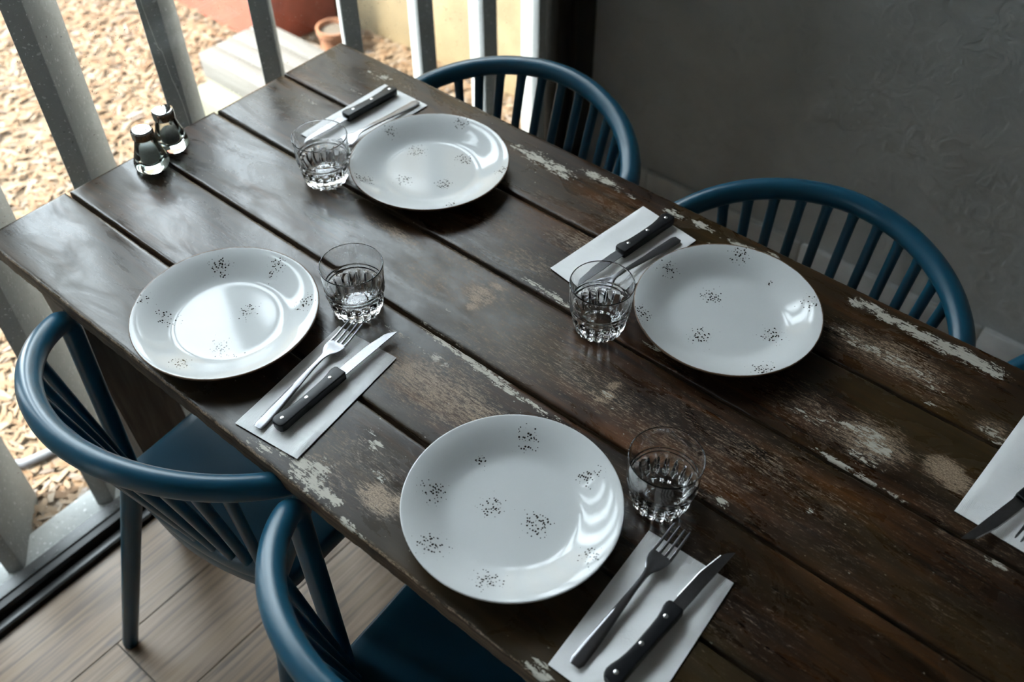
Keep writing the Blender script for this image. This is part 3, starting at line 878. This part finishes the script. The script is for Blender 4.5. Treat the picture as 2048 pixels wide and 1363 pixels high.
PLT = [((.396, .523), [(-.107, .018, .9), (-.029, .106, .9), (-.05, .022, 1), (.023, .053, 1), (-.015, -.044, 1), (.041, -.014, 1), (-.048, -.093, 1), (.096, -.057, .7), (.102, .051, .7)], 0.85,
        'speckled plate at the far left, in front of the window-side far chair'),
       ((.413, .117), [(-.079, .053, 1), (-.018, .102, .9), (-.015, .083, .4), (-.061, -.05, 1), (.009, .027, 1), (.067, .077, 1), (.032, -.038, 1.05), (-.102, -.059, .7), (.022, -.091, .9), (.062, -.039, .3), (.062, -.024, .3)], 1.0,
        'speckled plate with brown rim at the near left, reflecting the bright window'),
       ((.913, .539), [(-.042, .100, 1), (-.105, .015, 1), (-.033, .021, 1.05), (.015, .085, .45), (.078, .075, .9), (-.08, -.082, 1), (-.005, -.051, 1.1), (.063, .009, 1.1), (.09, -.065, 1.1)], 0.95,
        'speckled plate at the far right, before the chair at the plaster wall'),
       ((.892, .128), [(-.047, .084, 1), (-.072, .029, .5), (-.08, -.039, 1), (.041, .084, .9), (-.019, -.01, 1), (.031, .005, 1.15), (-.034, -.092, 1.1), (.039, -.085, 1.1), (.105, .0025, .9)], 0.35,
        'large pale speckled plate nearest the camera at the bottom centre')]
for i, ((px, py), sp, ra, lab) in enumerate(PLT):
    make_plate((px, py, TT), sp, ra, lab, i * 1.3)

# ================================================================ tumblers
def make_tumbler():
    NF = 18
    outer = [(0, 0.0025), (0.016, 0.0025), (0.022, 0.0020), (0.0255, 0.0002), (0.0285, 0.0), (0.0305, 0.0012), (0.0318, 0.005), (0.0330, 0.012), (0.0342, 0.020), (0.0352, 0.027), (0.0360, 0.0315), (0.0372, 0.0335),
             (0.0390, 0.0345), (0.0396, 0.0360), (0.0396, 0.0385), (0.0388, 0.0395), (0.0398, 0.0408), (0.0401, 0.0430), (0.0395, 0.0445), (0.0398, 0.047), (0.0402, 0.055), (0.0408, 0.066), (0.0413, 0.0765), (0.04150, 0.0776), (0.04155, 0.0782), (0.04140, 0.0788), (0.04110, 0.0792)]
    inner = [(0.0407, 0.0793), (0.04025, 0.0792), (0.03995, 0.0788), (0.0398, 0.0781), (0.0394, 0.066), (0.0387, 0.055), (0.0378, 0.044), (0.0360, 0.036), (0.0335, 0.026), (0.0310, 0.0185), (0.0285, 0.0145), (0.0245, 0.0125), (0.012, 0.0118), (0, 0.0116)]
    prof = outer + inner
    amp = {4: .06, 5: .10, 6: .12, 7: .125, 8: .125, 9: .12, 10: .115, 11: .085}
    iamp = {len(outer) + 7: .006, len(outer) + 8: .016, len(outer) + 9: .022, len(outer) + 10: .016}
    def rf(j, a):
        k = amp.get(j, 0) 
        if k: return 1 + k * (abs(math.cos(a * NF / 2)) ** 0.8 - 0.55)
        k = iamp.get(j, 0)
        if k: return 1 + k * math.cos(a * NF)
        return 1.0
    return lathe('tumbler', prof, 216, MAT['glass'], rfun=rf, angle=None)
tm = make_tumbler()
TUM = [((.280, .413), 'empty fluted tumbler left of the far left plate, nearest the shakers'),
       ((.522, .247), 'empty fluted tumbler at the right of the near left plate, above a fork'),
       ((.791, .425), 'empty fluted tumbler left of the far right plate, at the foot of its napkin'),
       ((1.005, .251), 'empty fluted tumbler right of the large bottom plate, nearest the camera')]
for i, ((px, py), lab) in enumerate(TUM):
    o = tm if i == 0 else copy_tree(tm)
    o.location = (px, py, TT); o.rotation_euler = (0, 0, 0.37 * i)
    tag(o, lab, 'glass', 'fluted tumblers on the table')

# ================================================================ shakers
def make_shaker(loc, fill, level, holes, label, rz):
    r = empty('shaker', loc, rz)
    body = [(0, .0015), (.012, .0015), (.018, .0004), (.0215, .0), (.0246, .0014), (.0265, .0050), (.0270, .0090), (.0263, .0140), (.0240, .0215), (.0208, .0310), (.0178, .0410), (.0156, .0495), (.0149, .0545), (.0149, .0570),
            (.0132, .0572), (.0130, .0500), (.0138, .0400), (.0152, .0300), (.0164, .0210), (.0166, .0150), (.0150, .0110), (.0100, .0092), (0, .0088)]
    lathe('glass_body', body, 48, MAT['shaker'], r, angle=None)
    li = level
    def ri(z): return float(np.interp(z, [.0088, .0110, .0150, .0210, .0300, .0400, .0500], [.008, .0144, .0160, .0158, .0146, .0132, .0125]))
    zs = [.0096, .0115, .0150, .021, .030, .040]
    pf = [(0, .0093)] + [(ri(z) - .0002, z) for z in zs if z < li] + [(ri(li) - .0002, li), (0, li + .0012)]
    lathe('contents', pf, 32, fill, r, angle=None)
    cap = lathe('cap', [(.0150, .0545), (.0164, .0540), (.0169, .0546), (.0169, .0655), (.0165, .0668), (.0156, .0676), (.0130, .0680), (.0060, .0684), (0, .0685)], 48, MAT['chrome'], r, angle=0.6)
    hp = [(0, 0)] if holes % 2 else []
    n_ = holes - len(hp)
    hp += [(.0085 * math.cos(2 * math.pi * k / n_), .0085 * math.sin(2 * math.pi * k / n_)) for k in range(n_)]
    for (hx, hy) in hp:
        h = lathe('hole', [(0, .0), (.0012, .0), (.0012, .0004), (0, .0004)], 10, MAT['hole'], cap, angle=None)
        h.location = (hx, hy, .0683)
    tag(r, label, 'shaker', 'salt and pepper at the window end of the table')
    return r
make_shaker((.046, .262, TT), MAT['salt'], .034, 6, 'glass shaker with chrome cap in front, holding pale salt', 0.4)
make_shaker((.027, .314, TT), MAT['pepper'], .026, 5, 'glass shaker with chrome cap behind the salt, with dark contents', 1.0)

# ================================================================ napkins
NAPT = 0.0042
def make_napkin(q, label, seed):
    """q: four corners (far left, far right, near right, near left) in table xy"""
    q = [np.array(a, float) for a in q]
    c = sum(q) / 4
    e = q[1] - q[0]
    ang = math.atan2(e[1], e[0])
    ca, sa = math.cos(-ang), math.sin(-ang)
    ql = [np.array([ca * (a - c)[0] - sa * (a - c)[1], sa * (a - c)[0] + ca * (a - c)[1]]) for a in q]
    r = empty('paper_napkin', (c[0], c[1], TT), ang)
    rs = np.random.default_rng(seed)
    nu, nv = 26, 44
    ph = rs.random(6) * 6.28
    def sheet(name, zlo, zhi, inset, emb):
        V = []
        for lay in (1, 0):
            for i in range(nu + 1):
                for j in range(nv + 1):
                    a, b = i / nu, j / nv
                    P = (ql[0] * (1 - a) + ql[1] * a) * (1 - b) + (ql[3] * (1 - a) + ql[2] * a) * b
                    P = P * (1 - inset)
                    edge = min(a, 1 - a, b, 1 - b)
                    wz = 0.00055 * (math.sin(9 * a + ph[0] + 4 * b) + math.sin(13 * b + ph[1]) + 0.7 * math.sin(21 * b + 6 * a + ph[2]))
                    wz += 0.0015 * math.exp(-((a - 0.94) / 0.035) ** 2) * (1 + math.sin(8 * b + ph[3])) * 0.5
                    wz *= min(1, edge * 12 + 0.25)
                    rnd = -0.0007 * max(0, 1 - edge * nu * 0.5) if lay else 0
                    V.append((P[0], P[1], (zhi + wz + rnd) if lay else zlo))
        nn = (nu + 1) * (nv + 1)
        idf = lambda i, j: i * (nv + 1) + j
        F = []
        for i in range(nu):
            for j in range(nv):
                F.append((idf(i, j), idf(i, j + 1), idf(i + 1, j + 1), idf(i + 1, j)))
                F.append(tuple(nn + t for t in (idf(i, j), idf(i + 1, j), idf(i + 1, j + 1), idf(i, j + 1))))
        per = [idf(i, 0) for i in range(nu)] + [idf(nu, j) for j in range(nv)] + [idf(i, nv) for i in range(nu, 0, -1)] + [idf(0, j) for j in range(nv, 0, -1)]
        for a, b in zip(per, per[1:] + per[:1]): F.append((a, b, nn + b, nn + a))
        o = mesh_obj(name, V, F, MAT['napkin'], r, smooth=True)
        bm = bmesh.new(); bm.from_mesh(o.data); bmesh.ops.recalc_face_normals(bm, faces=bm.faces); bm.to_mesh(o.data); bm.free()
        o.data.set_sharp_from_angle(angle=0.6)
        em = np.zeros(len(V)); bo = np.zeros(len(V))
        if emb:
            spots = [(0.35, 0.2), (0.3, 0.45), (0.42, 0.62), (0.7, 0.85), (0.3, 0.86), (0.75, 0.3), (0.55, 0.4)]
            for k in range(nn):
                a, b = (k // (nv + 1)) / nu, (k % (nv + 1)) / nv
                em[k] = max(math.exp(-(((a - sa_) * 0.1) ** 2 + ((b - sb_) * 0.19) ** 2) / 0.0075 ** 2) for sa_, sb_ in spots)
                bo[k] = 1.0 if (b > 0.86 or b < 0.06) else 0.0
        for nm, arr in (('emboss', em), ('border', bo)):
            at = o.data.attributes.new(nm, 'FLOAT', 'POINT'); at.data.foreach_set('value', arr.astype(np.float32))
        return o
    sheet('lower_fold', 0.0002, 0.0013, 0.012, False)
    up_ = sheet('upper_fold', 0.0016, NAPT - 0.0014, 0.0, True)
    for (fa, fb) in ((0.33, 0.22), (0.24, 0.47), (0.40, 0.70), (0.74, 0.86), (0.80, 0.22), (0.66, 0.52)):
        P = (ql[0] * (1 - fa) + ql[1] * fa) * (1 - fb) + (ql[3] * (1 - fa) + ql[2] * fa) * fb
        V, F = [], []
        for k in range(6):
            ang_ = 2 * math.pi * k / 5 + seed
            rc, rp = (0.0052, 0.0027) if k < 5 else (0.0, 0.0016)
            cx_, cy_ = P[0] + rc * math.cos(ang_), P[1] + rc * math.sin(ang_)
            ring = [(cx_ + rp * math.cos(q * 0.5236), cy_ + rp * math.sin(q * 0.5236), NAPT - 0.0012) for q in range(13)]
            v_, f_ = tube_mesh(ring, 0.00042, 6, None, False)
            b_ = len(V); V += v_; F += [tuple(b_ + x_ for x_ in ff) for ff in f_]
        # follow the waves of the sheet
        src = up_.data.vertices
        zs_ = min(((v.co.x - P[0]) ** 2 + (v.co.y - P[1]) ** 2, v.co.z) for v in src if v.co.z > NAPT - 0.0030)[1]
        dz = zs_ - (NAPT - 0.0012)
        mesh_obj('embossed_flower', [(v[0], v[1], v[2] + dz) for v in V], F, MAT['paper'], r, smooth=True)
    tag(r, label, 'napkin', 'folded paper napkins under the cutlery')
make_napkin([(.164, .655), (.265, .655), (.262, .463), (.162, .463)], 'folded white napkin beside the far left plate, behind the first tumbler', 1)
make_napkin([(.529, .206), (.627, .214), (.650, .026), (.552, .014)], 'folded white napkin right of the near left plate, at the table edge', 2)
make_napkin([(.695, .665), (.797, .650), (.775, .456), (.673, .471)], 'folded white napkin left of the far right plate', 3)
make_napkin([(1.020, .208), (1.125, .212), (1.137, .020), (1.031, .017)], 'folded white napkin at the bottom, right of the large plate', 4)
make_napkin([(1.275, .631), (1.376, .632), (1.367, .442), (1.266, .446)], 'folded white napkin cut off by the right edge of the photo', 5)

# ================================================================ cutlery
def loft(secs, close=True):
    """secs: list of lists of points with equal count"""
    V, F = [], []
    n = len(secs[0])
    for s in secs: V += s
    for i in range(len(secs) - 1):
        for k in range(n):
            k2 = (k + 1) % n
            F.append((i * n + k, i * n + k2, (i + 1) * n + k2, (i + 1) * n + k))
    if close:
        F.append(tuple(range(n - 1, -1, -1))); F.append(tuple((len(secs) - 1) * n + k for k in range(n)))
    return V, F
def strip(name, st, mat, parent):
    """st: (s, centre t, half width, z mid, half thickness, dish)"""
    secs = []
    for (s, tc, w, z, h, dish) in st:
        ring = []
        prof = [(-1, 0), (-.8, .8), (-.4, 1), (0, 1), (.4, 1), (.8, .8), (1, 0), (.8, -.8), (.4, -1), (0, -1), (-.4, -1), (-.8, -.8)]
        for (a, b) in prof: ring.append((tc + a * w, s, z + b * h + dish * a * a))
        secs.append(ring)
    V, F = loft(secs)
    o = mesh_obj(name, V, F, mat, parent, smooth=True)
    bm = bmesh.new(); bm.from_mesh(o.data); bmesh.ops.recalc_face_normals(bm, faces=bm.faces); bm.to_mesh(o.data); bm.free()
    o.data.set_sharp_from_angle(angle=0.7)
    return o
def make_fork():
    r = empty('fork')
    def zc(s): return float(np.interp(s, [0, .02, .06, .10, .125, .14, .155, .17, .197], [.0018, .0020, .0040, .0066, .0070, .0052, .0030, .0032, .0078]))
    hs = []
    for s in np.linspace(0, .134, 26):
        w = float(np.interp(s, [0, .0015, .004, .03, .07, .105, .122, .130, .134], [.0055, .0070, .0078, .0074, .0052, .0034, .0033, .0042, .0058]))
        h = float(np.interp(s, [0, .003, .06, .11, .134], [.0006, .0011, .0013, .0018, .0012]))
        hs.append((s, 0, w, zc(s), h, .0003))
    strip('handle', hs, MAT['steel'], r)
    hd = []
    for s in np.linspace(.132, .158, 10):
        w = float(np.interp(s, [.132, .137, .143, .150, .158], [.0050, .0083, .0108, .0122, .0125]))
        hd.append((s, 0, w, zc(s), .0010, float(np.interp(s, [.132, .145, .158], [.0004, .0016, .0014]))))
    head = strip('head', hd, MAT['steel'], r)
    for k in range(4):
        t0 = -.0105 + .007 * k
        tn = []
        for s in np.linspace(.1565, .197, 12):
            f = (s - .1565) / .0405
            w = .0020 * (1 - f) + .0011 * f
            if f > .95: w *= .6
            dish = .0014 * (t0 / .0125) ** 2 * (1 - .6 * f)
            tn.append((s, t0 * (1 - .06 * f), w, zc(s) + dish, .0010 - .0004 * f, 0))
        strip('tine', tn, MAT['steel'], head)
    return r
def poly_slab(name, pts, z0, z1, mat, parent, bevel=0.0):
    bm = bmesh.new()
    vs = [bm.verts.new((t, s, z0)) for (s, t) in pts]
    f = bm.faces.new(vs)
    ret = bmesh.ops.extrude_face_region(bm, geom=[f])
    nv = [g for g in ret['geom'] if isinstance(g, bmesh.types.BMVert)]
    bmesh.ops.translate(bm, verts=nv, vec=(0, 0, z1 - z0))
    if bevel:
        ed = [e for e in bm.edges if abs(e.verts[0].co.z - e.verts[1].co.z) < 1e-6]
        bmesh.ops.bevel(bm, geom=ed, offset=bevel, segments=3, affect='EDGES', profile=0.5)
    return bm_obj(name, bm, mat, parent, smooth=True, angle=0.6)
def make_knife(mir):
    sg = -1 if mir else 1
    r = empty('steak_knife')
    P = [(0, .000), (.0006, -.005), (.003, -.0078), (.008, -.0090), (.03, -.0085), (.07, -.0083), (.100, -.0088), (.1085, -.0086), (.110, -.007),
         (.110, .0072), (.1085, .0096), (.105, .0108), (.100, .0105), (.094, .0088), (.086, .0074), (.07, .0066), (.05, .0063), (.035, .0068), (.024, .0082), (.015, .0104), (.009, .0112), (.004, .0100), (.0012, .0066)]
    poly_slab('handle', [(s, -t * sg) for s, t in P], 0.0, .0125, MAT['black'], r, bevel=.0016)
    B = [(.108, -.0072), (.15, -.0075), (.185, -.0078), (.2035, -.0082), (.200, -.0048), (.196, -.0016), (.191, .0012)]
    ed = []
    s = .1905; k = 0
    while s > .1195:
        b = float(np.interp(s, [.12, .16, .191], [.0082, .0074, .0026]))
        ed.append((s, b - .0016, b - (.0009 if k % 2 else 0)))
        s -= .00115; k += 1
    B += [(a, b) for a, b, c in ed] + [(.1185, .0064), (.113, .0063), (.108, .0060)]
    bl = poly_slab('blade', [(a, -t * sg) for a, t in B], .0056, .0070, MAT['blade'], r)
    V, F = [], []
    for (a, b, c) in ed: V += [(-b * sg, a, .0070), (-c * sg, a, .0060), (-b * sg, a, .0056)]
    for q in range(len(ed) - 1):
        o3, n3 = q * 3, q * 3 + 3
        F += [(o3, o3 + 1, n3 + 1, n3), (o3 + 1, o3 + 2, n3 + 2, n3 + 1)]
    se = mesh_obj('serrated_edge', V, F, MAT['rivet'], bl)
    bm = bmesh.new(); bm.from_mesh(se.data); bmesh.ops.recalc_face_normals(bm, faces=bm.faces); bm.to_mesh(se.data); bm.free()
    for sr in (.0115, .0515, .0915):
        rv = lathe('rivet', [(0, .0118), (.0026, .0118), (.0026, .0126), (.0022, .0129), (0, .0130)], 20, MAT['rivet'], r, angle=0.8)
        rv.location = ((-0.0010 if sr > .02 else -.0010) * sg * (1 if sr > .02 else 1), sr, 0)
    return r
def put(o, butt, tip, z, length, label, cat, group):
    d = Vector((tip[0] - butt[0], tip[1] - butt[1]))
    o.location = (butt[0], butt[1], z)
    o.rotation_euler = (0, 0, math.atan2(d.y, d.x) - math.pi / 2)
    tag(o, label, cat, group)
ZN = TT + NAPT + 0.0002
fk = make_fork()
FORK = [((.582, .025), (.549, .218), 'fork on the near left napkin, its tines towards the tumbler'),
        ((.250, .648), (.240, .452), 'fork on the far left napkin, tucked between black knife handle and plate'),
        ((.778, .632), (.748, .438), 'dark reflecting fork on the napkin left of the far right plate'),
        ((1.053, .031), (1.049, .230), 'fork on the bottom napkin, right of the large plate'),
        ((1.366, .640), (1.340, .445), 'fork at the right edge of the photo, only its tine tips showing')]
for i, (a, b, lab) in enumerate(FORK):
    o = fk if i == 0 else copy_tree(fk)
    put(o, a, b, ZN, .197, lab, 'fork', 'forks on the napkins')
k0 = make_knife(False); k1 = make_knife(True)
KN = [(k0, (.602, .038), (.594, .242), 'black handled serrated steak knife on the near left napkin'),
      (k0, (1.091, .036), (1.101, .240), 'black handled serrated steak knife on the bottom napkin nearest the camera'),
      (k0, (1.346, .604), (1.293, .405), 'black handled steak knife at the right edge, its blade tip past the napkin'),
      (k1, (.200, .645), (.190, .441), 'black handled steak knife on the far left napkin, blade behind the tumbler'),
      (k1, (.747, .660), (.723, .457), 'black handled steak knife on the napkin left of the far right plate')]
used = set()
for (src, a, b, lab) in KN:
    o = src if src.name not in used else copy_tree(src)
    used.add(src.name)
    put(o, a, b, ZN, .2035, lab, 'knife', 'steak knives on the napkins')
